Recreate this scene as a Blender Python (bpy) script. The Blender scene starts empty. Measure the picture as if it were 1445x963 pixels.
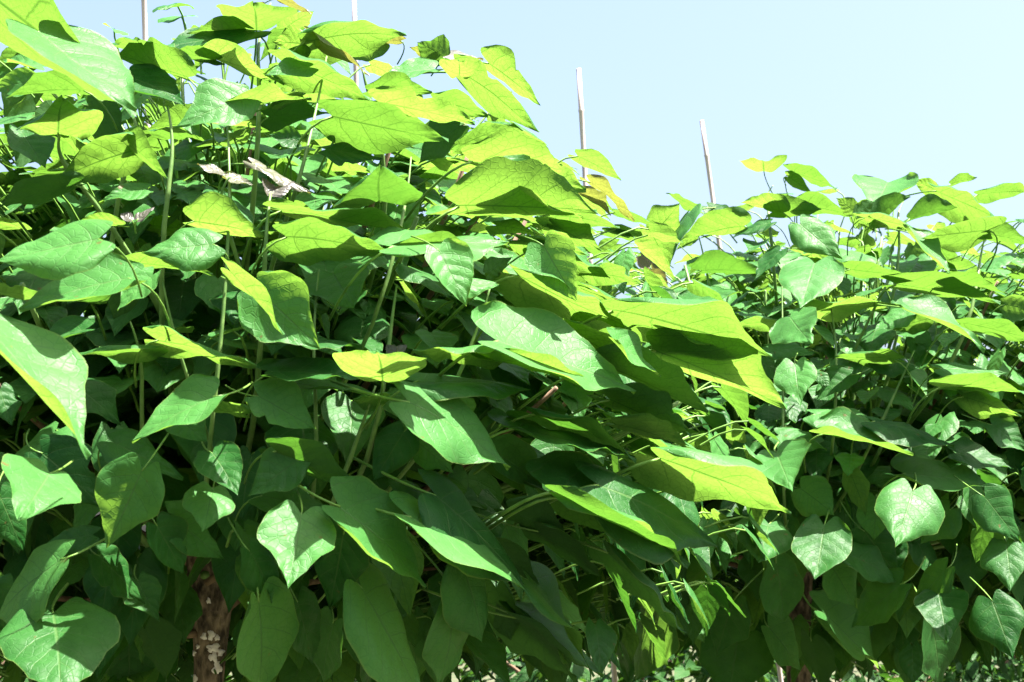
import bpy, math, random
from mathutils import Vector, Matrix, noise

S = bpy.context.scene
COL = S.collection
R = math.radians

# ------------------------------------------------------------------ camera
CAM = Vector((0, 0, 1.5)); TILT = R(8.0); SENSOR = 22.2; LENS = 35.0
cd = bpy.data.cameras.new('camera'); cam = bpy.data.objects.new('camera', cd)
COL.objects.link(cam); S.camera = cam
cam.location = CAM; cam.rotation_euler = (math.pi/2 + TILT, 0, 0)
cd.sensor_width = SENSOR; cd.lens = LENS; cd.clip_end = 3000; cd.clip_start = 0.05
cd.dof.use_dof = True; cd.dof.focus_distance = 2.7; cd.dof.aperture_fstop = 9.0

# ------------------------------------------------------------------ light
SUN_EL = R(67.0); SUN_AZ = R(110.0)          # azimuth measured from +Y towards +X
sv = Vector((math.sin(SUN_AZ)*math.cos(SUN_EL), math.cos(SUN_AZ)*math.cos(SUN_EL), math.sin(SUN_EL)))
sd = bpy.data.lights.new('sun', 'SUN'); so = bpy.data.objects.new('sun', sd); COL.objects.link(so)
sd.energy = 5.0; sd.angle = R(0.5); sd.color = (1.0, 0.965, 0.90)
so.rotation_euler = sv.to_track_quat('Z', 'Y').to_euler(); so.location = (3, 2, 9)
w = bpy.data.worlds.new('World'); S.world = w; w.use_nodes = True
nt = w.node_tree; bg = nt.nodes['Background']
sk = nt.nodes.new('ShaderNodeTexSky'); sk.sky_type = 'NISHITA'; sk.sun_disc = False
sk.sun_elevation = SUN_EL; sk.sun_rotation = SUN_AZ; sk.air_density = 1.0; sk.dust_density = 6.5; sk.ozone_density = 3.0
nt.links.new(sk.outputs[0], bg.inputs[0]); bg.inputs[1].default_value = 0.058
S.view_settings.view_transform = 'Standard'; S.view_settings.look = 'None'
S.view_settings.exposure = 2.9; S.view_settings.gamma = 1.0; S.view_settings.use_curve_mapping = False
S.view_settings.use_white_balance = True; S.view_settings.white_balance_temperature = 6650; S.view_settings.white_balance_tint = 10
S.render.engine = 'CYCLES'
S.cycles.max_bounces = 10; S.cycles.transmission_bounces = 8; S.cycles.diffuse_bounces = 5

# ------------------------------------------------------------------ materials
def new_mat(name):
    m = bpy.data.materials.new(name); m.use_nodes = True
    n = m.node_tree; n.nodes.clear()
    out = n.nodes.new('ShaderNodeOutputMaterial')
    return m, n, out

class NB:
    def __init__(self, n): self.n = n
    def math(self, op, a, b=None, c=None, clamp=False):
        k = self.n.nodes.new('ShaderNodeMath'); k.operation = op; k.use_clamp = clamp
        for i, v in enumerate((a, b, c)):
            if v is None: continue
            if isinstance(v, (int, float)): k.inputs[i].default_value = v
            else: self.n.links.new(v, k.inputs[i])
        return k.outputs[0]
    def mix(self, f, a, b):
        k = self.n.nodes.new('ShaderNodeMix'); k.data_type = 'RGBA'
        for s, v in ((k.inputs[0], f), (k.inputs[6], a), (k.inputs[7], b)):
            if isinstance(v, (int, float)): s.default_value = v
            elif isinstance(v, tuple): s.default_value = (v[0], v[1], v[2], 1)
            else: self.n.links.new(v, s)
        return k.outputs[2]
    def ramp(self, f, lo, hi):
        k = self.n.nodes.new('ShaderNodeMapRange'); k.interpolation_type = 'SMOOTHSTEP'
        self.n.links.new(f, k.inputs[0]); k.inputs[1].default_value = lo; k.inputs[2].default_value = hi
        return k.outputs[0]
    def noise(self, scale, detail=3, vec=None):
        k = self.n.nodes.new('ShaderNodeTexNoise'); k.inputs['Scale'].default_value = scale; k.inputs['Detail'].default_value = detail
        if vec is not None: self.n.links.new(vec, k.inputs['Vector'])
        return k.outputs['Fac']

def leaf_material(name, top_a, top_b, under, tr_a, tr_b, trans=0.5, rough=0.42, spec=0.5, veins=5.5):
    m, n, out = new_mat(name); b = NB(n)
    uv = n.nodes.new('ShaderNodeUVMap'); uv.uv_map = 'UVMap'
    sp = n.nodes.new('ShaderNodeSeparateXYZ'); n.links.new(uv.outputs[0], sp.inputs[0])
    at = n.nodes.new('ShaderNodeAttribute'); at.attribute_name = 'tint'
    tint = at.outputs['Fac']
    tc = n.nodes.new('ShaderNodeTexCoord')
    off = n.nodes.new('ShaderNodeVectorMath'); off.operation = 'MULTIPLY_ADD'; off.inputs[1].default_value = (17, 31, 23)
    n.links.new(tint, off.inputs[0]); n.links.new(tc.outputs['Object'], off.inputs[2]); OC = off.outputs[0]
    u = b.math('ABSOLUTE', b.math('MULTIPLY_ADD', sp.outputs[0], 2.0, -1.0))
    t = sp.outputs[1]
    wob = b.noise(26, 2, OC)
    q = b.math('SUBTRACT', t, b.math('MULTIPLY', b.math('POWER', u, 0.85), 0.30))
    q = b.math('ADD', q, b.math('MULTIPLY', b.math('SUBTRACT', wob, 0.5), 0.05))
    fr = b.math('FRACT', b.math('MULTIPLY_ADD', q, veins, 10.2))
    dist = b.math('ABSOLUTE', b.math('SUBTRACT', fr, 0.5))        # 0 on the vein
    side = b.math('SUBTRACT', 1.0, b.ramp(dist, 0.0, 0.05))
    side = b.math('MULTIPLY', side, b.math('SUBTRACT', 1.0, b.ramp(u, 0.62, 1.0)))
    mid = b.math('SUBTRACT', 1.0, b.ramp(u, 0.008, 0.035))
    vein = b.math('MAXIMUM', b.math('MULTIPLY', side, 0.75), mid)
    # fine net of small veins
    vo = n.nodes.new('ShaderNodeTexVoronoi'); vo.feature = 'DISTANCE_TO_EDGE'; vo.inputs['Scale'].default_value = 95
    n.links.new(OC, vo.inputs['Vector'])
    net = b.math('SUBTRACT', 1.0, b.ramp(vo.outputs['Distance'], 0.0, 0.10))
    blot = b.noise(34, 5, OC)
    dust = b.ramp(b.noise(120, 3, OC), 0.60, 0.78)
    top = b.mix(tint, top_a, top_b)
    top = b.mix(b.math('MULTIPLY', b.math('SUBTRACT', blot, 0.3), 0.55, clamp=True), top, tuple(c*1.5 for c in top_b))
    top = b.mix(b.math('MULTIPLY', vein, 0.42), top, (0.09, 0.16, 0.05))
    top = b.mix(b.math('MULTIPLY', dust, 0.08), top, (0.25, 0.28, 0.20))
    spot = b.ramp(b.noise(46, 3, OC), 0.715, 0.745)
    top = b.mix(b.math('MULTIPLY', spot, 0.8), top, (0.09, 0.055, 0.02))
    edge = b.math('MULTIPLY', b.ramp(u, 0.955, 1.0), 0.6)
    top = b.mix(edge, top, (0.12, 0.17, 0.04))
    und = b.mix(b.math('MULTIPLY', vein, 0.5), under, tuple(min(1, c*1.7) for c in under))
    geo = n.nodes.new('ShaderNodeNewGeometry'); back = geo.outputs['Backfacing']
    base = b.mix(back, top, und)
    trc = b.mix(tint, tr_a, tr_b)
    trc = b.mix(b.math('MULTIPLY', vein, 0.8), trc, tuple(c*0.5 for c in tr_a))
    trc = b.mix(b.math('MULTIPLY', net, 0.26), trc, tuple(c*0.5 for c in tr_a))
    trc = b.mix(b.math('MULTIPLY', blot, 0.35), trc, tuple(c*0.75 for c in tr_b))
    pr = n.nodes.new('ShaderNodeBsdfPrincipled')
    n.links.new(base, pr.inputs['Base Color'])
    rg = b.math('MULTIPLY_ADD', back, 0.28, rough)
    rg = b.math('ADD', rg, b.math('MULTIPLY', b.math('SUBTRACT', blot, 0.5), 0.25))
    n.links.new(rg, pr.inputs['Roughness'])
    n.links.new(b.math('MULTIPLY_ADD', back, -0.08, spec), pr.inputs['Specular IOR Level'])
    tl = n.nodes.new('ShaderNodeBsdfTranslucent'); n.links.new(trc, tl.inputs[0])
    # relief: sunk veins, quilted blades
    h = b.math('ADD', b.math('MULTIPLY', b.ramp(dist, 0.0, 0.5), 0.55), b.math('MULTIPLY', vein, -0.55))
    h = b.math('ADD', h, b.math('MULTIPLY', blot, 1.5)); h = b.math('ADD', h, b.math('MULTIPLY', net, -0.22))
    bp = n.nodes.new('ShaderNodeBump'); bp.inputs['Strength'].default_value = 0.32; bp.inputs['Distance'].default_value = 0.004
    n.links.new(h, bp.inputs['Height'])
    n.links.new(bp.outputs[0], pr.inputs['Normal']); n.links.new(bp.outputs[0], tl.inputs['Normal'])
    mx = n.nodes.new('ShaderNodeMixShader'); mx.inputs[0].default_value = trans
    n.links.new(pr.outputs[0], mx.inputs[1]); n.links.new(tl.outputs[0], mx.inputs[2])
    n.links.new(mx.outputs[0], out.inputs[0])
    return m

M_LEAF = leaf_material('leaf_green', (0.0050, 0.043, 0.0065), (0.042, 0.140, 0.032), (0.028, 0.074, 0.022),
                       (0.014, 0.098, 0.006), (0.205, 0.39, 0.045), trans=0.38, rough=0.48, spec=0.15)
M_YOUNG = leaf_material('leaf_bronze', (0.075, 0.066, 0.066), (0.09, 0.095, 0.055), (0.13, 0.105, 0.07),
                        (0.12, 0.09, 0.025), (0.17, 0.20, 0.03), trans=0.40, rough=0.38)
M_SHRUB = leaf_material('shrub_leaf', (0.010, 0.04, 0.009), (0.025, 0.075, 0.018), (0.025, 0.055, 0.018),
                        (0.025, 0.09, 0.008), (0.07, 0.16, 0.014), trans=0.4, spec=0.15, veins=5)

def simple_mat(name, ca, cb, scale, rough=0.7, bump=0.3, stretch=(1, 1, 1), bdist=0.004):
    m, n, out = new_mat(name); b = NB(n)
    tc = n.nodes.new('ShaderNodeTexCoord'); mp = n.nodes.new('ShaderNodeMapping')
    mp.inputs['Scale'].default_value = stretch; n.links.new(tc.outputs['Object'], mp.inputs[0])
    f = b.noise(scale, 6, mp.outputs[0]); g = b.ramp(f, 0.32, 0.68)
    pr = n.nodes.new('ShaderNodeBsdfPrincipled'); pr.inputs['Roughness'].default_value = rough
    pr.inputs['Specular IOR Level'].default_value = 0.3
    n.links.new(b.mix(g, ca, cb), pr.inputs['Base Color'])
    bp = n.nodes.new('ShaderNodeBump'); bp.inputs['Strength'].default_value = bump; bp.inputs['Distance'].default_value = bdist
    n.links.new(f, bp.inputs['Height']); n.links.new(bp.outputs[0], pr.inputs['Normal'])
    n.links.new(pr.outputs[0], out.inputs[0])
    return m
M_STEM = simple_mat('green_stem', (0.06, 0.125, 0.028), (0.12, 0.20, 0.055), 40, 0.5, 0.2)
M_STALK = simple_mat('leaf_stalk', (0.065, 0.14, 0.022), (0.12, 0.23, 0.04), 40, 0.45, 0.1)
M_WOOD = simple_mat('woody_twig', (0.085, 0.05, 0.032), (0.17, 0.105, 0.07), 60, 0.8, 0.5, (1, 1, .35))
M_BARK = simple_mat('bark', (0.030, 0.021, 0.017), (0.26, 0.18, 0.14), 60, 0.9, 1.0, (1, 1, .45), 0.03)
M_PATCH = simple_mat('pale_patch', (0.60, 0.50, 0.53), (0.76, 0.66, 0.70), 90, 0.8, 0.4)
M_CANE = simple_mat('bamboo', (0.36, 0.29, 0.27), (0.52, 0.44, 0.41), 30, 0.5, 0.15, (1, 1, .1))
M_SOIL = simple_mat('soil', (0.025, 0.04, 0.012), (0.06, 0.055, 0.03), 3.0, 0.95, 0.8, (1, 1, 1), 0.05)

# ------------------------------------------------------------------ helpers
def link(name, verts, faces, mat, parent=None, loc=(0, 0, 0), uvs=None, tint=None, smooth=True):
    me = bpy.data.meshes.new(name); me.from_pydata([tuple(v) for v in verts], [], faces)
    if smooth: me.polygons.foreach_set('use_smooth', [True]*len(me.polygons))
    if uvs is not None:
        ul = me.uv_layers.new(name='UVMap')
        li = [l.vertex_index for l in me.loops]
        ul.data.foreach_set('uv', [c for i in li for c in uvs[i]])
    if tint is not None:
        a = me.attributes.new('tint', 'FLOAT', 'POINT'); a.data.foreach_set('value', tint)
    me.materials.append(mat); me.update()
    o = bpy.data.objects.new(name, me); COL.objects.link(o); o.location = loc
    if parent: o.parent = parent
    return o

def empty(name, loc, label, cat, group=None):
    o = bpy.data.objects.new(name, None); COL.objects.link(o); o.location = loc; o.empty_display_size = 0.1
    o['label'] = label; o['category'] = cat
    if group: o['group'] = group
    return o

def tube(pts, rads, seg=7, cap=True):
    """a tapering tube through points -> verts, faces"""
    pts = [Vector(p) for p in pts]; V = []; F = []
    prev = None
    for i, p in enumerate(pts):
        d = (pts[min(i+1, len(pts)-1)] - pts[max(i-1, 0)]).normalized()
        if prev is None:
            x = d.orthogonal().normalized()
        else:
            x = (prev - d*prev.dot(d)).normalized()
        prev = x; y = d.cross(x)
        for k in range(seg):
            a = 2*math.pi*k/seg
            V.append(p + (x*math.cos(a) + y*math.sin(a))*rads[i])
    for i in range(len(pts)-1):
        for k in range(seg):
            F.append((i*seg+k, i*seg+(k+1) % seg, (i+1)*seg+(k+1) % seg, (i+1)*seg+k))
    if cap:
        F.append(tuple(range(seg))[::-1]); F.append(tuple(range((len(pts)-1)*seg, len(pts)*seg)))
    return V, F

def bez(a, b, c, n):
    a, b, c = Vector(a), Vector(b), Vector(c)
    return [a*(1-t)**2 + b*2*t*(1-t) + c*t*t for t in (i/n for i in range(n+1))]

def lerp_table(tab, t):
    for (a, x), (b, y) in zip(tab, tab[1:]):
        if t <= b:
            f = (t-a)/(b-a); f = f*f*(3-2*f)*0.5 + f*0.5
            return x + (y-x)*f
    return tab[-1][1]
BROAD = [(0, .66), (.08, .92), (.18, 1.0), (.30, .97), (.42, .87), (.55, .70), (.68, .51), (.80, .34), (.89, .19), (.95, .08), (1, .0)]
SLIM = [(0, .52), (.08, .74), (.18, .90), (.30, .99), (.42, 1.0), (.55, .92), (.68, .72), (.80, .45), (.89, .22), (.95, .08), (1, .0)]
HEART = [(0, .60), (.08, .86), (.18, .98), (.30, 1.0), (.42, .93), (.55, .76), (.68, .54), (.80, .32), (.89, .15), (.95, .055), (1, .0)]
LOBED = [(0, .58), (.08, .84), (.18, .96), (.32, 1.0), (.44, .98), (.52, .80), (.62, .56), (.74, .38), (.85, .20), (.93, .075), (1, .0)]

def leaf_geo(L, W, rnd, nt_=14, nv=10, fold=0.15, curl=0.15, wave=0.03, twist=0.0, lobed=False, bite=False, sway=0.0):
    """leaf blade in its own frame: x across, y along (base at origin), z towards the upper face; W = full width"""
    V = []; UV = []; F = []
    ph = rnd.random()*6.28; ph2 = rnd.random()*6.28; tab = LOBED if lobed else rnd.choice((HEART, HEART, BROAD, SLIM))
    la, lb = 1+rnd.uniform(-.16, .14), 1+rnd.uniform(-.16, .14)
    bt, bs = rnd.uniform(.25, .75), rnd.choice((-1, 1))
    roll = rnd.uniform(-.36, .30); fr1 = rnd.uniform(12, 22); ra = rnd.uniform(.008, .022)
    for i in range(nt_+1):
        t = i/nt_; t = t**1.08
        wt = lerp_table(tab, t)*W*0.5
        for j in range(nv+1):
            v = -1 + 2*j/nv; av = abs(v)
            ww = wt*(la if v < 0 else lb)
            ww *= 1 + (0.04*math.sin(9*t+ph+v) + .018*math.sin(23*t+ph2+2*v))*min(1, av*1.5)
            if bite and v*bs > 0:
                ww *= 1 - 0.38*math.exp(-((t-bt)/0.055)**2)*av
            x = ww*math.sin(v*math.pi/2*0.98)/math.sin(math.pi/2*0.98)*.35 + ww*v*.65
            y = L*(t - 0.17*math.sin(math.pi*min(1, av*0.88))*(1-t)**5)
            x += sway*L*(t*t)
            # cross fold, droop along the midrib, rippled margin
            z = abs(x)*math.tan(fold)*(1 - 0.30*av)
            z -= curl*L*(t**2)
            z += wave*L*av*av*math.sin(7.5*t + ph + (0 if v < 0 else ph2))*(1-0.6*t)
            z += roll*ww*av**3 + ra*L*av*math.sin(fr1*t+ph*2+3*v)
            z += 0.012*L*math.sin(5*v+ph)*math.sin(6*t+ph2)
            if twist:
                a = twist*t; x, z = x*math.cos(a)-z*math.sin(a), x*math.sin(a)+z*math.cos(a)
            V.append(Vector((x, y, z))); UV.append((j/nv, t))
    for i in range(nt_):
        for j in range(nv):
            a = i*(nv+1)+j
            F.append((a, a+1, a+nv+2, a+nv+1))
    return V, F, UV

def frame(axis, normal):
    y = axis.normalized(); z = (normal - y*normal.dot(y)).normalized(); x = y.cross(z)
    return Matrix((x, y, z)).transposed()

class Soup:
    def __init__(self): self.V = []; self.F = []; self.U = []; self.T = []
    def add(self, V, F, U=None, tint=0.5):
        o = len(self.V); self.V += V; self.F += [tuple(i+o for i in f) for f in F]
        self.U += U if U else [(0.5, 0.5)]*len(V); self.T += [tint]*len(V)

FPX = LENS/SENSOR*1445.0
FWD = Vector((0, math.cos(TILT), math.sin(TILT))); UPV = Vector((0, -math.sin(TILT), math.cos(TILT))); RGT = Vector((1, 0, 0))
def ray(px, py): return FWD + RGT*((px-722.5)/FPX) + UPV*((481.5-py)/FPX)
def at(px, py, depth): return CAM + ray(px, py)*depth

class Dome:
    def __init__(s, c, a, hi, lo): s.c = Vector(c); s.a = a; s.hi = hi; s.lo = lo
    def hit(s, px, py):
        d = ray(px, py); best = None
        for h, up in ((s.hi, True), (s.lo, False)):
            D = Vector((d.x/s.a, d.y/s.a, d.z/h)); q = CAM - s.c; O = Vector((q.x/s.a, q.y/s.a, q.z/h))
            A = D.dot(D); B = O.dot(D); C = O.dot(O)-1; disc = B*B-A*C
            t = (-B-math.sqrt(disc))/A if disc > 0 else -B/A
            z = (CAM + d*t).z
            if (z >= s.c.z) == up: best = t
            elif best is None: best = t
        return best
    def radius(s, p):
        q = p - s.c; h = s.hi if q.z > 0 else s.lo
        return math.sqrt((q.x/s.a)**2 + (q.y/s.a)**2 + (q.z/h)**2)

# ------------------------------------------------------------------ setting: ground
def ground():
    V = []; F = []; n = 60
    for i in range(n+1):
        for j in range(n+1):
            x = ((i/n)*2-1); y = ((j/n)*2-1)
            X = math.copysign(abs(x)**2.6, x)*600; Y = math.copysign(abs(y)**2.6, y)*600 + 3
            z = 0.05*noise.noise(Vector((X*.6, Y*.6, 0)))
            V.append((X, Y, z))
    for i in range(n):
        for j in range(n):
            a = i*(n+1)+j; F.append((a, a+n+1, a+n+2, a+1))
    o = link('ground', V, F, M_SOIL); o['kind'] = 'structure'
ground()

# ------------------------------------------------------------------ leaves that show large, as seen on each crown:
# stalk end (x y), tip (x y), width, face (T upper, U under), options (t: tint, which also paints shaded leaves dark and sunlit ones pale)
def parse(txt):
    res = []
    for ln in txt.strip().splitlines():
        ln = ln.split('#')[0].strip()
        if not ln: continue
        p = ln.split(); o = {}
        for kv in p[6:]:
            k, v = kv.split('='); o[k] = float(v)
        res.append((float(p[0]), float(p[1]), float(p[2]), float(p[3]), float(p[4]), p[5], o))
    return res
LEFT = parse('''
-75 -45 190 152 165 U d=2.05 f=.12 c=.08 t=.55 r=1.0 w=.06
55 46 187 153 66 T d=1.88 f=.12 t=.8 w=.03
-22 462 126 641 86 T d=1.72 f=.2 t=.9
118 128 8 136 42 U
82 186 85 140 125 U
190 212 80 256 58 U f=.3
183 205 235 252 30 U o=-.02
345 140 250 181 75 T o=-.05 lit=1
330 150 440 138 25 U o=-.02
185 108 262 150 50 T
197 70 195 57 85 U
355 45 225 70 32 T
305 85 240 75 24 U
265 110 165 80 36 U
300 80 400 120 32 U
436 95 375 107 30 T o=-.03 lit=1
362 42 360 8 118 U
345 40 264 46 18 U
60 95 0 85 20 T
45 115 -10 125 42 T
30 185 60 238 60 T o=.1
125 150 178 208 62 U o=.1 t=.1
435 57 572 52 52 U
430 62 385 60 46 U o=.02
540 60 488 82 40 U o=.03
400 90 526 137 48 U o=-.03
470 165 630 203 84 U o=-.08 c=.02
535 145 672 174 36 U o=-.03
525 128 610 130 30 U
615 142 690 163 34 U
648 178 590 228 60 U o=.06 t=.2
652 205 722 176 30 U
680 205 745 213 42 U o=.04
612 97 540 110 22 T o=-.03 lit=1
648 107 650 84 68 U o=-.03
655 105 760 188 58 U
690 90 762 150 42 U o=.05
625 80 590 58 52 U
618 72 680 83 16 T y=1
615 76 578 67 20 U y=1
565 58 523 57 18 U y=1
445 55 520 105 15 U y=1
393 -2 438 20 18 U y=1
370 8 350 10 10 U y=1
420 140 360 158 20 U
478 178 432 200 26 T
460 212 540 224 22 T
420 200 378 190 30 T
380 165 465 160 46 U o=.08 t=.1
668 228 828 268 42 U
648 292 838 302 66 U o=-.05 f=.1
705 252 822 312 46 T o=-.06 lit=1
728 220 805 255 36 U o=.03
780 305 876 320 36 U
833 258 893 313 19 U y=1 t=1 o=-.02
822 272 862 304 19 U y=1 t=1
555 348 722 348 34 T o=-.04 lit=1
560 352 690 354 16 U o=-.05
735 340 830 360 36 U
765 350 862 392 44 U
835 385 905 402 36 U
780 318 850 352 34 U o=.05
700 318 755 330 24 U
138 338 -5 370 70 T o=-.05 lit=1
170 318 112 312 14 U
300 345 200 357 62 T o=-.05 lit=1
190 372 300 388 20 U
275 312 378 335 44 U
135 382 53 425 30 T
180 393 28 438 52 T o=-.03 lit=1
215 388 165 438 36 T o=-.04 lit=1
0 412 70 420 18 U
325 385 402 472 24 U o=-.07 lit=1
366 412 455 490 96 T o=-.06 lit=1
405 335 552 357 70 U o=-.07 f=.12
398 298 582 328 28 U o=.0
535 283 530 238 125 U t=.2
470 385 500 435 100 T o=.12
620 355 655 432 62 T o=-.06 t=1 lit=1
640 400 705 403 30 T o=-.03 t=1 lit=1
690 385 722 362 32 U
768 348 812 427 74 T o=-.08 t=1 lit=1
730 390 887 467 62 U o=-.02
865 440 1082 502 78 U o=-.06
945 442 1082 498 36 T o=-.08 lit=1
925 495 1105 577 64 U o=.02
867 480 932 535 32 T o=-.06 lit=1
800 465 895 522 32 U o=.0
703 482 898 553 78 T o=-.08
700 508 850 560 22 U o=-.06
540 537 535 496 120 U o=-.05 lit=1
700 500 582 497 30 U o=-.05
850 515 995 583 44 U o=.0
860 565 978 612 54 U o=.04
932 648 1120 723 64 U o=-.1
870 600 970 630 28 U o=.03
755 585 900 645 48 U t=.1
725 605 897 650 36 T
845 685 1012 775 96 T o=-.05
785 695 968 800 32 T o=-.05
788 702 960 797 32 U o=-.03
858 780 966 897 40 U o=-.04 t=.2
578 568 718 660 80 T o=-.06
590 538 745 548 34 T
570 610 530 680 62 T o=.05
590 625 640 668 52 T o=.05
390 637 508 690 56 U t=.1
300 560 187 625 56 T o=-.05 lit=1
365 560 445 608 66 T
345 585 290 578 16 U
425 727 410 831 112 T o=-.06
485 755 466 860 92 T o=-.03
480 715 598 830 88 T o=-.05
580 730 737 829 64 T o=-.05
615 700 738 822 66 T o=-.01
200 665 153 775 98 T o=-.05
70 668 30 737 128 T o=-.08 lit=1
60 640 150 715 102 T o=0
0 700 30 780 62 T o=-.04
75 865 95 990 155 T o=-.12
85 790 -5 872 56 T o=-.05
365 850 365 990 80 T o=-.06
510 830 592 990 70 T o=-.06
640 850 622 970 78 T o=-.05
655 800 676 910 64 T o=-.02
730 870 815 968 44 U o=-.06 t=.3
730 872 852 960 28 T o=-.07
745 820 837 948 30 T o=-.03
300 640 340 697 74 T o=-.01
300 690 290 752 78 T o=.02
160 625 260 673 64 T o=.01
420 650 350 700 66 T
240 730 315 792 62 T o=.03
195 820 222 878 62 T o=.1
130 755 60 772 38 T o=.03
215 492 94 499 26 U o=-.02
225 480 362 518 30 U o=-.03
120 465 35 492 24 T
0 550 15 602 44 T o=.03
385 480 512 490 22 T
385 525 516 535 30 T
400 540 545 560 32 T o=.05
545 560 497 566 16 U
105 262 0 292 38 U t=.1
205 268 145 283 24 T
315 247 279 231 12 T y=1 t=.3
320 250 358 261 13 T y=1 t=.8
360 232 438 275 10 T y=1 r=.5
380 273 370 250 16 T y=1 t=0
385 272 415 256 16 T y=1 t=0
185 310 170 301 13 T y=1 t=0
195 309 217 292 13 T y=1 t=0
555 497 545 486 14 T y=1 t=0
562 496 575 487 12 T y=1 t=0
370 700 470 730 60 T o=.06
110 545 170 600 60 T o=.08
250 590 290 625 60 T o=.06
700 640 770 690 60 T o=.05
222 742 255 812 58 T o=.0 t=.1
352 778 385 846 54 T o=.0 t=.2
140 785 205 852 56 T o=.05 t=.1
20 830 -5 900 60 T o=.02
420 850 440 940 62 T o=.02 t=.1
470 880 455 965 54 T o=.06 t=.2
200 880 240 960 60 U o=.25 t=.3
560 700 640 770 54 T o=.06 t=.2
680 770 760 840 46 U o=.05 t=.3
700 830 720 905 46 U o=.05 t=.3
720 720 800 760 50 U o=.03 t=.2
760 750 850 815 40 U o=.03 t=.3
''')
RIGHT = parse('''
1078 242 1076 227 62 U
1117 243 1181 265 20 U
1112 250 1145 272 22 U
1253 258 1234 298 84 T o=-.02 lit=1
1322 270 1410 312 42 U o=-.03
1320 268 1288 255 24 U
1342 260 1378 252 14 U
1380 275 1450 272 26 U
1090 300 1160 298 36 U
1135 290 1201 306 32 U
1205 298 1180 279 26 U
1210 302 1235 284 28 U
1235 307 1285 280 34 U t=.2
1285 308 1352 292 26 U t=.2
1130 318 1185 367 52 T o=-.05 lit=1
1220 308 1300 325 24 U
1395 325 1298 338 46 U o=-.03
1395 330 1458 346 34 U
1285 330 1341 388 15 T t=.9 o=-.05
1150 373 1131 435 96 T o=-.08 c=.05 lit=1
1200 380 1292 394 28 U o=-.04
1265 402 1413 425 28 U
1335 397 1422 413 18 U o=-.04
1145 440 1273 430 28 U
1418 430 1462 440 40 U o=-.04
1280 440 1232 468 32 T o=-.05 lit=1
1285 435 1390 493 28 T o=-.06 lit=1
1310 450 1260 466 30 U o=-.03
1355 457 1458 480 32 U o=-.03
1115 448 1142 487 82 T o=-.04 lit=1
1262 508 1178 505 22 U
1327 547 1452 552 34 U o=-.05
1330 520 1422 528 28 T o=-.02
1122 515 1130 573 60 T o=-.08 t=1 lit=1
1152 528 1171 545 18 T
1150 585 1238 602 38 T
1235 595 1346 630 30 T
1165 612 1289 643 30 T o=-.05
1100 615 1168 632 40 T
1095 638 1118 693 94 T o=-.06 lit=1
1060 625 1022 656 34 T
1200 643 1198 672 46 T
1200 668 1222 728 32 U t=.8
1288 693 1264 774 92 T o=-.08
1278 668 1400 690 40 T o=.03
1390 702 1440 767 58 T o=-.05
1395 728 1376 796 44 T o=-.01
1420 765 1430 834 70 T o=-.04
1163 742 1154 819 84 T o=-.07
1085 740 1070 795 84 T o=-.03
1190 778 1273 824 48 T
1220 750 1268 814 72 T o=.05
1095 795 1105 878 62 T o=.03
1175 802 1208 858 56 T o=.02
1270 825 1203 887 62 T o=-.02
1335 803 1290 856 48 T
1325 840 1338 907 74 T o=-.06
1400 848 1432 930 82 T o=-.06
1160 865 1248 945 56 T o=-.03
1315 880 1330 978 64 T o=-.02
1085 885 1128 948 54 T
1145 905 1160 978 46 U t=.1 o=.03
1035 848 1012 926 68 T
1040 905 1028 1005 104 T o=-.02
925 860 900 965 54 T
870 865 885 965 54 T o=.04
960 842 992 909 72 T o=-.05
1025 785 935 848 48 T o=-.03
925 328 960 288 54 U
972 302 935 381 24 T o=-.08
940 335 893 336 36 U
870 345 832 366 26 U
1050 320 960 340 40 U
1085 315 1033 336 20 T
985 295 940 273 16 U
1105 300 1045 285 28 U
1000 292 1040 320 32 T
905 362 930 380 28 U y=1 t=.6
920 380 943 413 24 U y=1 t=.3
965 425 1048 412 30 T o=-.03
895 390 848 385 34 U
990 382 1080 386 22 U t=.2
1100 355 1064 396 32 T
1100 455 1030 460 18 U
1085 490 1150 500 28 T
1235 505 1300 520 30 T o=.05
1060 690 1010 730 60 T o=.05
1130 690 1180 725 60 T o=.05
1340 720 1300 770 50 T o=.06
1400 600 1450 640 40 T o=.02
1360 560 1440 590 36 U
1200 530 1150 565 40 T o=.05
1060 500 1110 540 40 T o=.06
1010 470 1060 490 30 T o=.05
1350 640 1430 660 40 T o=.06
''')
SHOOT_L = [[(303, 562, .08), (322, 330, .02), (320, 165, .0)], [(415, 275, .06), (437, 195, .0), (461, 80, -.02)],
           [(372, 405, .05), (376, 330, .0), (382, 272, -.01)], [(548, 497, .02), (560, 402, -.01)], [(655, 512, .05), (692, 405, -.02)],
           [(495, 645, .06), (530, 545, .0)], [(200, 545, .08), (184, 455, .0)], [(270, 548, .08), (230, 398, .0)], [(240, 245, .08), (236, 150, .02)],
           [(97, 238, .06), (85, 190, .0)], [(188, 200, .06), (179, 148, .0)], [(565, 322, .06), (580, 222, .02)], [(365, 100, .05), (382, 5, .0)],
           [(315, 300, .03), (324, 250, -.02)], [(445, 560, .1), (450, 380, .08)], [(520, 130, .05), (512, 100, .0)]]
SHOOT_R = [[(1105, 612, .06), (1103, 378, .0)], [(1180, 522, .06), (1168, 415, .0)], [(1255, 572, .05), (1290, 495, .0)], [(1380, 390, .05), (1389, 338, .0)],
           [(1083, 288, .04), (1091, 262, .0)], [(1268, 310, .05), (1275, 285, 0)], [(1252, 400, .06), (1255, 360, 0)], [(1000, 400, .06), (985, 330, .0)]]


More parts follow.
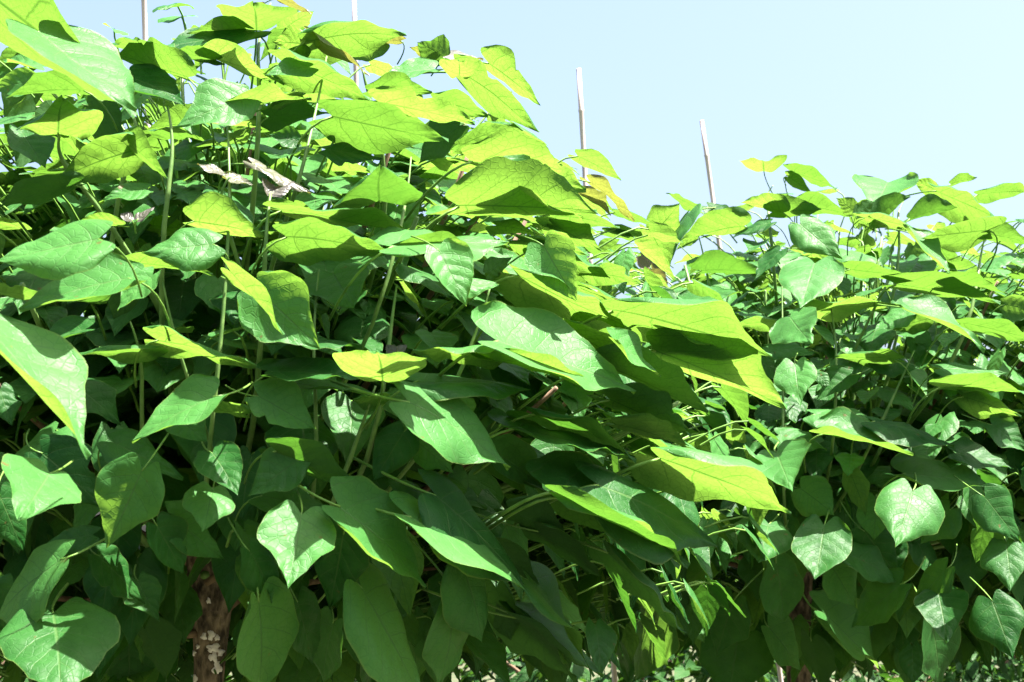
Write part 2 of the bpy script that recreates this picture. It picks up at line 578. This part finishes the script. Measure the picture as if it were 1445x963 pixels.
# ------------------------------------------------------------------ trees
def place_leaf(dome, rec, rnd):
    """orient a leaf so that base, tip, width and visible face agree with what the eye sees on the crown"""
    bx, by, tx, ty, W, side = rec[:6]; opt = rec[6] if len(rec) > 6 else {}
    db = opt.get('d') or dome.hit(bx, by) + opt.get('o', 0.0) + opt.get('o2', 0.0)
    B = at(bx, by, db); mpx = db/FPX
    app = math.hypot(tx-bx, ty-by)*mpx; Wm = W*mpx
    ratio = opt.get('r', 0.80)
    L = max(app*1.02, min(Wm/ratio, 0.24), )
    view = (CAM - B).normalized()
    out = B - dome.c; out.z = max(out.z, 0)*0.6; out.normalize()
    if L > app*1.15: dds = (math.sqrt(L*L-app*app), -math.sqrt(L*L-app*app))
    else:
        s = (dome.hit(tx, ty) - dome.hit(bx, by)); s = max(-.45*app, min(.45*app, s)); dds = (s,)
    best = None
    for dd in dds:
        T = at(tx, ty, db+dd); ax = (T-B); Lx = ax.length; ax.normalize()
        full = Lx*ratio
        e1 = ax.cross(view).normalized(); e2 = ax.cross(e1).normalized()
        c = min(1.0, Wm/full)
        for ph in (math.acos(c), -math.acos(c)):
            l = e1*math.cos(ph) + e2*math.sin(ph)
            for sgn in (1, -1):
                n = l.cross(ax)*sgn
                f = n.dot(view)
                if (f >= 0) != (side == 'T') and abs(f) > 1e-3: continue
                sc = n.z + 0.35*n.dot(out) + 0.15*ax.dot(out)
                if best is None or sc > best[0]: best = (sc, n, ax, Lx, full)
    sc, n, ax, L, full = best
    full = max(full, Wm*0.97)
    return B, ax, n, L, full

def project(p):
    d = p - CAM; f = d.dot(FWD)
    return 722.5 + d.dot(RGT)/f*FPX, 481.5 - d.dot(UPV)/f*FPX, f

def build_tree(origin, label, dome, heroes, seed, shoots, nfill, head_z, trunk_fn, group, gaps=()):
    rnd = random.Random(seed)
    root = empty('catalpa_tree', origin, label, 'tree', group)
    O = Vector(origin)
    trunk_fn(root, O, rnd)
    crown = Soup()
    head = Vector((O.x, O.y, head_z))
    # green leafy shoots
    for k, pts in enumerate(shoots):
        P = []
        for (px, py, off) in pts: P.append(at(px, py, dome.hit(px, py)+off) - O)
        if len(P) == 2: P = [P[0], (P[0]+P[1])/2 + Vector((rnd.uniform(-.008, .008), 0, 0)), P[1]]
        P = bez(P[0], P[1]*2 - (P[0]+P[2])/2, P[2], 8)
        r0 = rnd.uniform(.0032, .0045)
        hd = head - O; S0 = P[0] + (hd - P[0])*.75 + Vector((0, 0, .05)); d0 = (P[1]-P[0]).normalized()
        P = bez(S0, P[0] - d0*(P[0]-S0).length*.45, P[0], 8)[:-1] + P
        V, F = tube(P, [r0*(1.3-.95*i/(len(P)-1)) for i in range(len(P))], 8)
        link('shoot', [v-P[0] for v in V], F, M_STEM, root, P[0])
    n_gen = 46
    inner = Soup()
    for k in range(n_gen):
        a = rnd.random()*6.283; el = math.asin(rnd.uniform(0.02, 1))
        tip = dome.c + Vector((math.cos(a)*math.cos(el)*dome.a, math.sin(a)*math.cos(el)*dome.a, math.sin(el)*dome.hi))*rnd.uniform(.78, .9)
        st = head + Vector((rnd.uniform(-.06, .06), rnd.uniform(-.06, .06), rnd.uniform(-.03, .06)))
        mid = st + Vector(((tip.x-st.x)*.62, (tip.y-st.y)*.62, max((tip.z-st.z)*.35, .10)))
        P = [p-O for p in bez(st, mid, tip, 10)]
        V, F = tube(P, [.0075*(1-.5*i/10) for i in range(11)], 6)
        link('branch', V, F, M_WOOD if k % 2 else M_STEM, root)
    # every leaf that shows large
    order = sorted(range(len(heroes)), key=lambda i: -math.hypot(heroes[i][2]-heroes[i][0], heroes[i][3]-heroes[i][1])*max(20, heroes[i][4]))
    nleaf = 0
    geo = [list(place_leaf(dome, rec, None)) for rec in heroes]
    sunrays = []
    for i, rec in enumerate(heroes):
        if not rec[6].get('lit'): continue
        best = None
        for step in range(0, 8):
            rec[6]['o2'] = -.045*step
            g = place_leaf(dome, rec, None); ok = 0
            for tq in (.2, .45, .7, .9):
                p = g[0] + g[1]*g[3]*tq; hitb = False
                for j, q in enumerate(geo):
                    if j == i: continue
                    c = q[0] + q[1]*q[3]*.42; d = c - p; al = d.dot(sv)
                    if al > .015 and (d - sv*al).length < max(q[3], q[4])*.42: hitb = True; break
                ok += not hitb
            if best is None or ok > best[0]: best = (ok, step, g)
            if ok == 4: break
        rec[6]['o2'] = -.045*best[1]; geo[i] = list(best[2])
        for tq in (.3, .6, .85): sunrays.append(best[2][0] + best[2][1]*best[2][3]*tq)
    def shades(p, rad):
        for q in sunrays:
            d = p - q; al = d.dot(sv)
            if al > .01 and (d - sv*al).length < rad: return True
        return False
    segs = [(h[0], h[1], h[2], h[3], h[4]) for h in heroes]
    def covers(x, y, rad):
        for (ax_, ay_, bx_, by_, W_) in segs:
            dx, dy = bx_-ax_, by_-ay_; l2 = dx*dx+dy*dy; t = max(0, min(1, ((x-ax_)*dx+(y-ay_)*dy)/l2))
            if math.hypot(x-ax_-dx*t, y-ay_-dy*t) < W_*.36 + rad: return True
        return False
    for i in order:
        rec = heroes[i]; opt = rec[6] if len(rec) > 6 else {}
        lr = random.Random(seed*1000+i)
        B, ax, n, L, W = place_leaf(dome, rec, lr)
        young = opt.get('y', False)
        fold = opt.get('f', lr.uniform(.06, .26) if rec[5] == 'U' else lr.uniform(.02, .20))
        curl = opt.get('c', lr.uniform(.02, .16))
        V, F, UV = leaf_geo(L, W, lr, 18, 12, fold, curl, opt.get('w', lr.uniform(.02, .075)), lr.uniform(-.25, .25),
                            lr.random() < .42, lr.random() < .24, lr.uniform(-.05, .05))
        # keep base and tip where they are seen: tilt against the droop
        tipv = V[18*13+6]; ang = math.atan2(-tipv.z, tipv.y)
        rot = Matrix.Rotation(ang, 3, 'X')
        M = frame(ax, n) @ rot
        V = [M @ v for v in V]
        tint = opt['t'] if 't' in opt else lr.uniform(.65, 1) if opt.get('lit') else lr.uniform(.35, 1) if rec[5] == 'U' else lr.random()**1.4  # sun and backlight painted in: lit and underside leaves get paler tints
        # stalk
        inw = (dome.c - B); inw.z = -abs(inw.z)*.2; inw.normalize()
        e = (-ax*0.6 + inw*0.9) if ax.z < -.45 else (-ax*0.35 + inw*0.85 + Vector((0, 0, -.5))); e.normalize()
        pl = min(.15, L*.95)*lr.uniform(.85, 1.1)
        Ps = bez((0, 0, 0), -ax*pl*.35 + Vector((0, 0, -.15*pl)), e*pl, 6)
        SV, SF = tube(Ps, [max(.0009, L*.009)*(1+.35*k/6) for k in range(7)], 6)
        if young:
            lf = link('young_leaf', V, F, M_YOUNG, root, B-O, UV, [tint]*len(V))
            link('leaf_stalk', SV, SF, M_STALK, lf)
        elif nleaf < 100:
            lf = link('leaf', V, F, M_LEAF, root, B-O, UV, [tint]*len(V))
            link('leaf_stalk', SV, SF, M_STALK, lf); nleaf += 1
        else:
            crown.add([v+B-O for v in V], F, UV, tint)
    # the rest of the crown, behind and round the other sides
    stalks = Soup()
    k = 0; tries = 0
    while k < nfill and tries < nfill*20:
        tries += 1
        a = rnd.random()*6.283
        zz = rnd.uniform(-1, 1)
        h = dome.hi if zz > 0 else dome.lo
        if zz < 0 and rnd.random() < .35: continue
        rr = math.sqrt(1-zz*zz); rad = rnd.uniform(.55, .99)**.7
        dirv = Vector((math.cos(a)*rr, math.sin(a)*rr, zz))
        p = dome.c + Vector((dirv.x*dome.a, dirv.y*dome.a, dirv.z*h))*rad
        facing = (CAM - p).normalized().dot(dirv)
        qx, qy, qd = project(p)
        if facing > -0.15 and rad > .84 and (rad > .975 or covers(qx, qy, 9)): continue
        if facing > 0 and zz < .1 and rnd.random() < .6: continue
        if any(x0 < qx < x1 and y0 < qy < y1 and qd < dm for (x0, y0, x1, y1, dm) in gaps): continue
        if shades(p, .075): continue
        outh = Vector((dirv.x, dirv.y, 0))
        if outh.length < .2: outh = Vector((rnd.uniform(-1, 1), rnd.uniform(-1, 1), 0))
        outh.normalize()
        jit = Vector((rnd.gauss(0, 1), rnd.gauss(0, 1), rnd.gauss(0, .5)))
        if zz < .12:                                          # hanging skirt
            ax = outh*.5 + Vector((0, 0, -1)) + jit*.28
            n = outh + Vector((0, 0, .45)) + jit*.42
        else:
            ax = outh*.8 + Vector((0, 0, -.25-.3*(1-zz))) + jit*.42
            n = Vector((0, 0, 1)) + outh*.45*(1-zz) + jit*.17
        L = rnd.uniform(.065, .135) if rad < .84 else rnd.uniform(.06, .105)
        V, F, UV = leaf_geo(L, L*rnd.uniform(.68, .86), rnd, 8, 6, rnd.uniform(.04, .3), rnd.uniform(.03, .25), rnd.uniform(.01, .05), rnd.uniform(-.3, .3), rnd.random() < .4)
        M = frame(ax, n)
        crown.add([M @ v + p - O for v in V], F, UV, rnd.uniform(.35, 1) if zz > .42 else rnd.random()**1.7)  # tint paints upper leaves brighter and lower ones darker, imitating sun and shade
        axn = ax.normalized()
        inw = (dome.c - p); inw.z = min(inw.z, 0)*.3; inw.normalize()
        e = (-axn*.4 + inw*.6 + Vector((0, 0, -.5))).normalized()*rnd.uniform(.08, .13)
        SV, SF = tube(bez((0, 0, 0), -axn*.035 + Vector((0, 0, -.01)), e, 3), [.0016, .0018, .002, .0022], 5, False)
        stalks.add([v+p-O for v in SV], SF)
        k += 1
    # leaves in the heart of the crown, inner shade painted in by darker tints
    for k in range(int(nfill*.4)):
        a = rnd.random()*6.283; zz = rnd.uniform(.02, .95); rr = math.sqrt(1-zz*zz); rad = rnd.uniform(.25, .68)
        p = dome.c + Vector((math.cos(a)*rr*dome.a, math.sin(a)*rr*dome.a, zz*dome.hi))*rad
        L = rnd.uniform(.07, .15); jit = Vector((rnd.gauss(0, 1), rnd.gauss(0, 1), rnd.gauss(0, .5)))
        V, F, UV = leaf_geo(L, L*.76, rnd, 6, 4, rnd.uniform(.04, .3), rnd.uniform(.03, .25), .03)
        M = frame(Vector((math.cos(a), math.sin(a), -.4)) + jit*.4, Vector((math.cos(a)*.6, math.sin(a)*.6, 1)) + jit*.3)
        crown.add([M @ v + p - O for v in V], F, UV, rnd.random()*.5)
    c = link('crown', crown.V, crown.F, M_LEAF, root, (0, 0, 0), crown.U, crown.T); c['kind'] = 'stuff'
    s = link('leaf_stalks', stalks.V, stalks.F, M_STALK, root); s['kind'] = 'stuff'
    return root

def make_trunk(radii, kinks, seed):
    """radii: (z, radius) from ground to the knobbly head"""
    def fn(root, O, rnd):
        r2 = random.Random(seed); V = []; F = []; seg = 28; zs = []
        for (z0, a), (z1, b) in zip(radii, radii[1:]):
            n = max(2, int((z1-z0)/.02))
            zs += [(z0+(z1-z0)*k/n, a+(b-a)*k/n) for k in range(n)]
        zs.append(radii[-1])
        for z, r in zs:
            for k in range(seg):
                a = 2*math.pi*k/seg
                rr = r*(1 + .10*noise.noise(Vector((math.cos(a)*1.5, math.sin(a)*1.5, z*9+seed))) + .05*noise.noise(Vector((math.cos(a)*4, math.sin(a)*4, z*30+seed))))
                V.append((rr*math.cos(a), rr*math.sin(a), z))
        for i in range(len(zs)-1):
            for k in range(seg): F.append((i*seg+k, i*seg+(k+1) % seg, (i+1)*seg+(k+1) % seg, (i+1)*seg+k))
        F.append(tuple(range((len(zs)-1)*seg, len(zs)*seg)))
        t = link('trunk', V, F, M_BARK, root)
        for (a0, z0, a1, z1, rr, r0) in kinks:
            pts = bez((rr[0]*math.cos(a0), rr[0]*math.sin(a0), z0), (rr[0]*1.4*math.cos(a0), rr[0]*1.4*math.sin(a0), (z0*.4+z1*.6)), (rr[1]*math.cos(a1), rr[1]*math.sin(a1), z1), 10)
            bv, bf = tube(pts, [r0*(1-.55*k/10)*(1+.1*math.sin(k*2.1)) for k in range(11)], 10)
            link('branch', bv, bf, M_WOOD if r0 < .012 else M_BARK, root)
        return t
    return fn

DL = Dome((-0.57, 3.10, 1.60), 1.06, 0.97, 0.34)
DR = Dome((0.93, 4.30, 1.60), 1.10, 0.92, 0.36)
tl_ = make_trunk([(0, .046), (.10, .034), (.9, .026), (1.28, .026), (1.36, .031), (1.43, .039), (1.49, .043), (1.53, .036)],
    [(-1.5, 1.46, -1.2, 1.85, (.028, .10), .013), (-.3, 1.47, -.1, 1.75, (.03, .26), .014), (3.6, 1.46, 3.5, 1.78, (.03, .30), .013),
     (3.5, 1.40, 3.3, 1.46, (.03, .55), .008), (3.9, 1.38, 3.6, 1.36, (.03, .42), .008), (1.2, 1.47, 1.3, 1.8, (.03, .3), .013),
     (-2.2, 1.48, -2.3, 1.9, (.02, .16), .006), (2.2, 1.45, 2.2, 1.7, (.03, .4), .010), (.5, 1.42, .6, 1.5, (.03, .5), .009)], 3)
tr_ = make_trunk([(0, .05), (.10, .036), (.9, .031), (1.28, .031), (1.40, .038), (1.49, .043), (1.53, .036)],
    [(-1.5, 1.46, -1.2, 1.85, (.028, .10), .013), (-.3, 1.47, -.1, 1.75, (.03, .26), .014), (3.6, 1.46, 3.5, 1.78, (.03, .30), .013),
     (1.2, 1.47, 1.3, 1.8, (.03, .3), .013), (2.2, 1.45, 2.2, 1.7, (.03, .4), .010)], 8)
GT = 'umbrella trees standing side by side'
left_tree = build_tree((-.57, 3.10, 0), 'nearer, larger bright green catalpa crown filling the left side, its patchy brown trunk showing below', DL, LEFT, 11, SHOOT_L, 3500, 1.5, tl_, GT,
    gaps=((183, -40, 224, 52, 9), (262, 792, 342, 990, 3.1), (680, 875, 735, 990, 9), (430, 925, 560, 990, 9)))
right_tree = build_tree((.75, 4.30, 0), 'farther, lower catalpa crown at the right, behind the drooping leaves of the bigger tree', DR, RIGHT, 29, SHOOT_R, 3300, 1.5, tr_, GT,
    gaps=((1080, 905, 1135, 990, 4.3), (1300, 890, 1445, 990, 9), (1180, 940, 1290, 990, 9)))

# pale flaked patches on the bark of the left trunk
lt = [c for c in left_tree.children if c.name.startswith('trunk')][0]
pr_ = random.Random(5)
for (px, py, rx, ry) in [(299, 896, 4, 5), (309, 894, 5, 7), (317, 898, 3.5, 4), (313, 911, 8, 6), (309, 914, 5, 3.5), (290, 910, 3, 3), (283, 919, 2.5, 3.5), (312, 924, 5.5, 7), (317, 939, 5.5, 9), (283, 956, 2.5, 9), (305, 847, 3, 4), (321, 918, 4, 5)]:
    d = 3.10; c = at(px, py, d); x = c.x + .57; z = c.z
    rr = [a+(b-a)*(z-z0)/(z1-z0) for (z0, a), (z1, b) in zip([(1.1, .026), (1.28, .026), (1.36, .031), (1.43, .039)], [(1.28, .026), (1.36, .031), (1.43, .039), (1.49, .043)]) if z0 <= z < z1][0]
    a0 = math.asin(max(-.9, min(.9, x/rr))); s = d/FPX; V = []; F = []
    n = 22; ring = []
    for lvl, (kk, h) in enumerate(((1.0, -.0005), (.93, .0011), (.0, .0014))):
        for k in range(n):
            t = 2*math.pi*k/n; q = kk*(1+.22*math.sin(3*t+px)+.14*math.sin(5*t+py)+.08*math.sin(8*t))
            aa = a0 + math.cos(t)*rx*s*q/(rr*max(.35, math.cos(a0))); zz = z + math.sin(t)*ry*s*q
            ca, sa = math.sin(aa), -math.cos(aa)
            rl = rr*(1 + .10*noise.noise(Vector((ca*1.5, sa*1.5, zz*9+3))) + .05*noise.noise(Vector((ca*4, sa*4, zz*30+3)))) + h
            V.append((ca*rl, sa*rl, zz))
    for l in range(2):
        for k in range(n): F.append((l*n+k, l*n+(k+1) % n, (l+1)*n+(k+1) % n, (l+1)*n+k))
    link('bark_patch', V, F, M_PATCH, lt)

# ------------------------------------------------------------------ canes behind the trees
def cane(bot, top, depth, r, label, seed):
    rnd = random.Random(seed)
    A = at(bot[0], bot[1], depth); B = at(top[0], top[1], depth); d = (B-A).normalized()
    G = A - d*((A.z)/d.z); L = (B-G).length; pts = []; rad = []
    s = 0.0; nodes = []
    z = L - rnd.uniform(.10, .2)
    while z > 0: nodes.append(z); z -= rnd.uniform(.19, .26)
    ks = sorted([0, L] + [q for k in nodes for q in (k-.006, k-.002, k+.002, k+.006) if 0 < q < L])
    for q in ks:
        near = min([abs(q-k) for k in nodes] + [9])
        pts.append(G + d*q - G); rad.append(r*(1.16 if near < .003 else 1.0)*(1.12 - .2*q/L))
    V, F = tube(pts, rad, 14)
    o = link('bamboo_cane', V, F, M_CANE, None, G)
    o['label'] = label; o['category'] = 'cane'; o['group'] = 'pale canes standing behind the trees'
cane((206, 90), (201, -60), 4.7, .0082, 'leftmost pale cane rising behind the left crown and out of the picture', 1)
cane((501, 60), (499, -25), 4.9, .0075, 'pale cane of which only a short bit shows above the peak of the left crown', 2)
cane((832, 360), (816.5, 97), 4.75, .0076, 'tallest fully seen pale cane, with a dark joint, beside the left crown\'s right slope', 3)
cane((1007, 290), (990, 170), 5.6, .0078, 'short leaning pale cane sticking up behind the left end of the right crown', 4)

# ------------------------------------------------------------------ garden beyond
def shrub(name, x, y, r, h, label, cat, seed, n, grp='sunlit greenery beyond the trees', zb=.15):
    rnd = random.Random(seed); root = empty(name, (x, y, 0), label, cat, grp)
    V, F = tube([(0, 0, -.05), (.03, 0, h*.3), (0, .03, h*.7)], [.04, .03, .012], 8); link('trunk', V, F, M_WOOD, root)
    for k in range(7):
        a = k*.9+rnd.random(); V, F = tube(bez((0, 0, h*.2), (.2*math.cos(a)*r, .2*math.sin(a)*r, h*.5), (.75*r*math.cos(a), .75*r*math.sin(a), h*rnd.uniform(.5, .9)), 6), [.018*(1-.1*i) for i in range(7)], 6)
        link('branch', V, F, M_WOOD, root)
    s = Soup(); lumps = [(rnd.uniform(-.6, .6)*r, rnd.uniform(-.6, .6)*r, rnd.uniform(zb+.2, .85)*h, rnd.uniform(.25, .5)*r) for _ in range(16)]
    for k in range(n):
        lx, ly, lz, lr = rnd.choice(lumps)
        d = Vector((rnd.gauss(0, 1), rnd.gauss(0, 1), rnd.gauss(0, 1))).normalized()*lr*rnd.uniform(.5, 1.0)
        p = Vector((lx, ly, lz)) + Vector((d.x, d.y, d.z*.8)); p.z = max(.04, p.z)
        ax = Vector((d.x, d.y, d.z*.3-.25*lr)) + Vector((rnd.gauss(0, .3), rnd.gauss(0, .3), rnd.gauss(0, .3)))*lr
        nn = Vector((0, 0, 1)) + Vector((rnd.gauss(0, .45), rnd.gauss(0, .45), 0))
        L = rnd.uniform(.06, .12)
        V, F, UV = leaf_geo(L, L*.6, rnd, 4, 4, rnd.uniform(.1, .4), rnd.uniform(.05, .3), .02)
        M = frame(ax, nn); s.add([M @ v + p for v in V], F, UV, rnd.random())
    c = link('crown', s.V, s.F, M_SHRUB, root, (0, 0, 0), s.U, s.T); c['kind'] = 'stuff'
shrub('garden_shrub', -3.2, 9.0, 1.3, 2.0, 'sunlit shrub glimpsed under the lower left corner of the left crown', 'shrub', 41, 2200)
shrub('garden_shrub', -1.0, 8.6, 1.2, 1.9, 'sunlit shrub glimpsed just right of the patchy trunk, under the left crown', 'shrub', 42, 2200)
shrub('garden_shrub', .55, 8.2, 1.1, 1.7, 'dark shrub with bright leaf glints in the gap between the two crowns', 'shrub', 43, 2200)
shrub('garden_shrub', 2.3, 9.2, 1.2, 1.9, 'sunlit shrub glimpsed under the right crown, right of its trunk', 'shrub', 44, 2200)
shrub('garden_shrub', 4.0, 9.6, 1.3, 2.0, 'sunlit shrub glimpsed at the lower right corner under the right crown', 'shrub', 45, 2200)
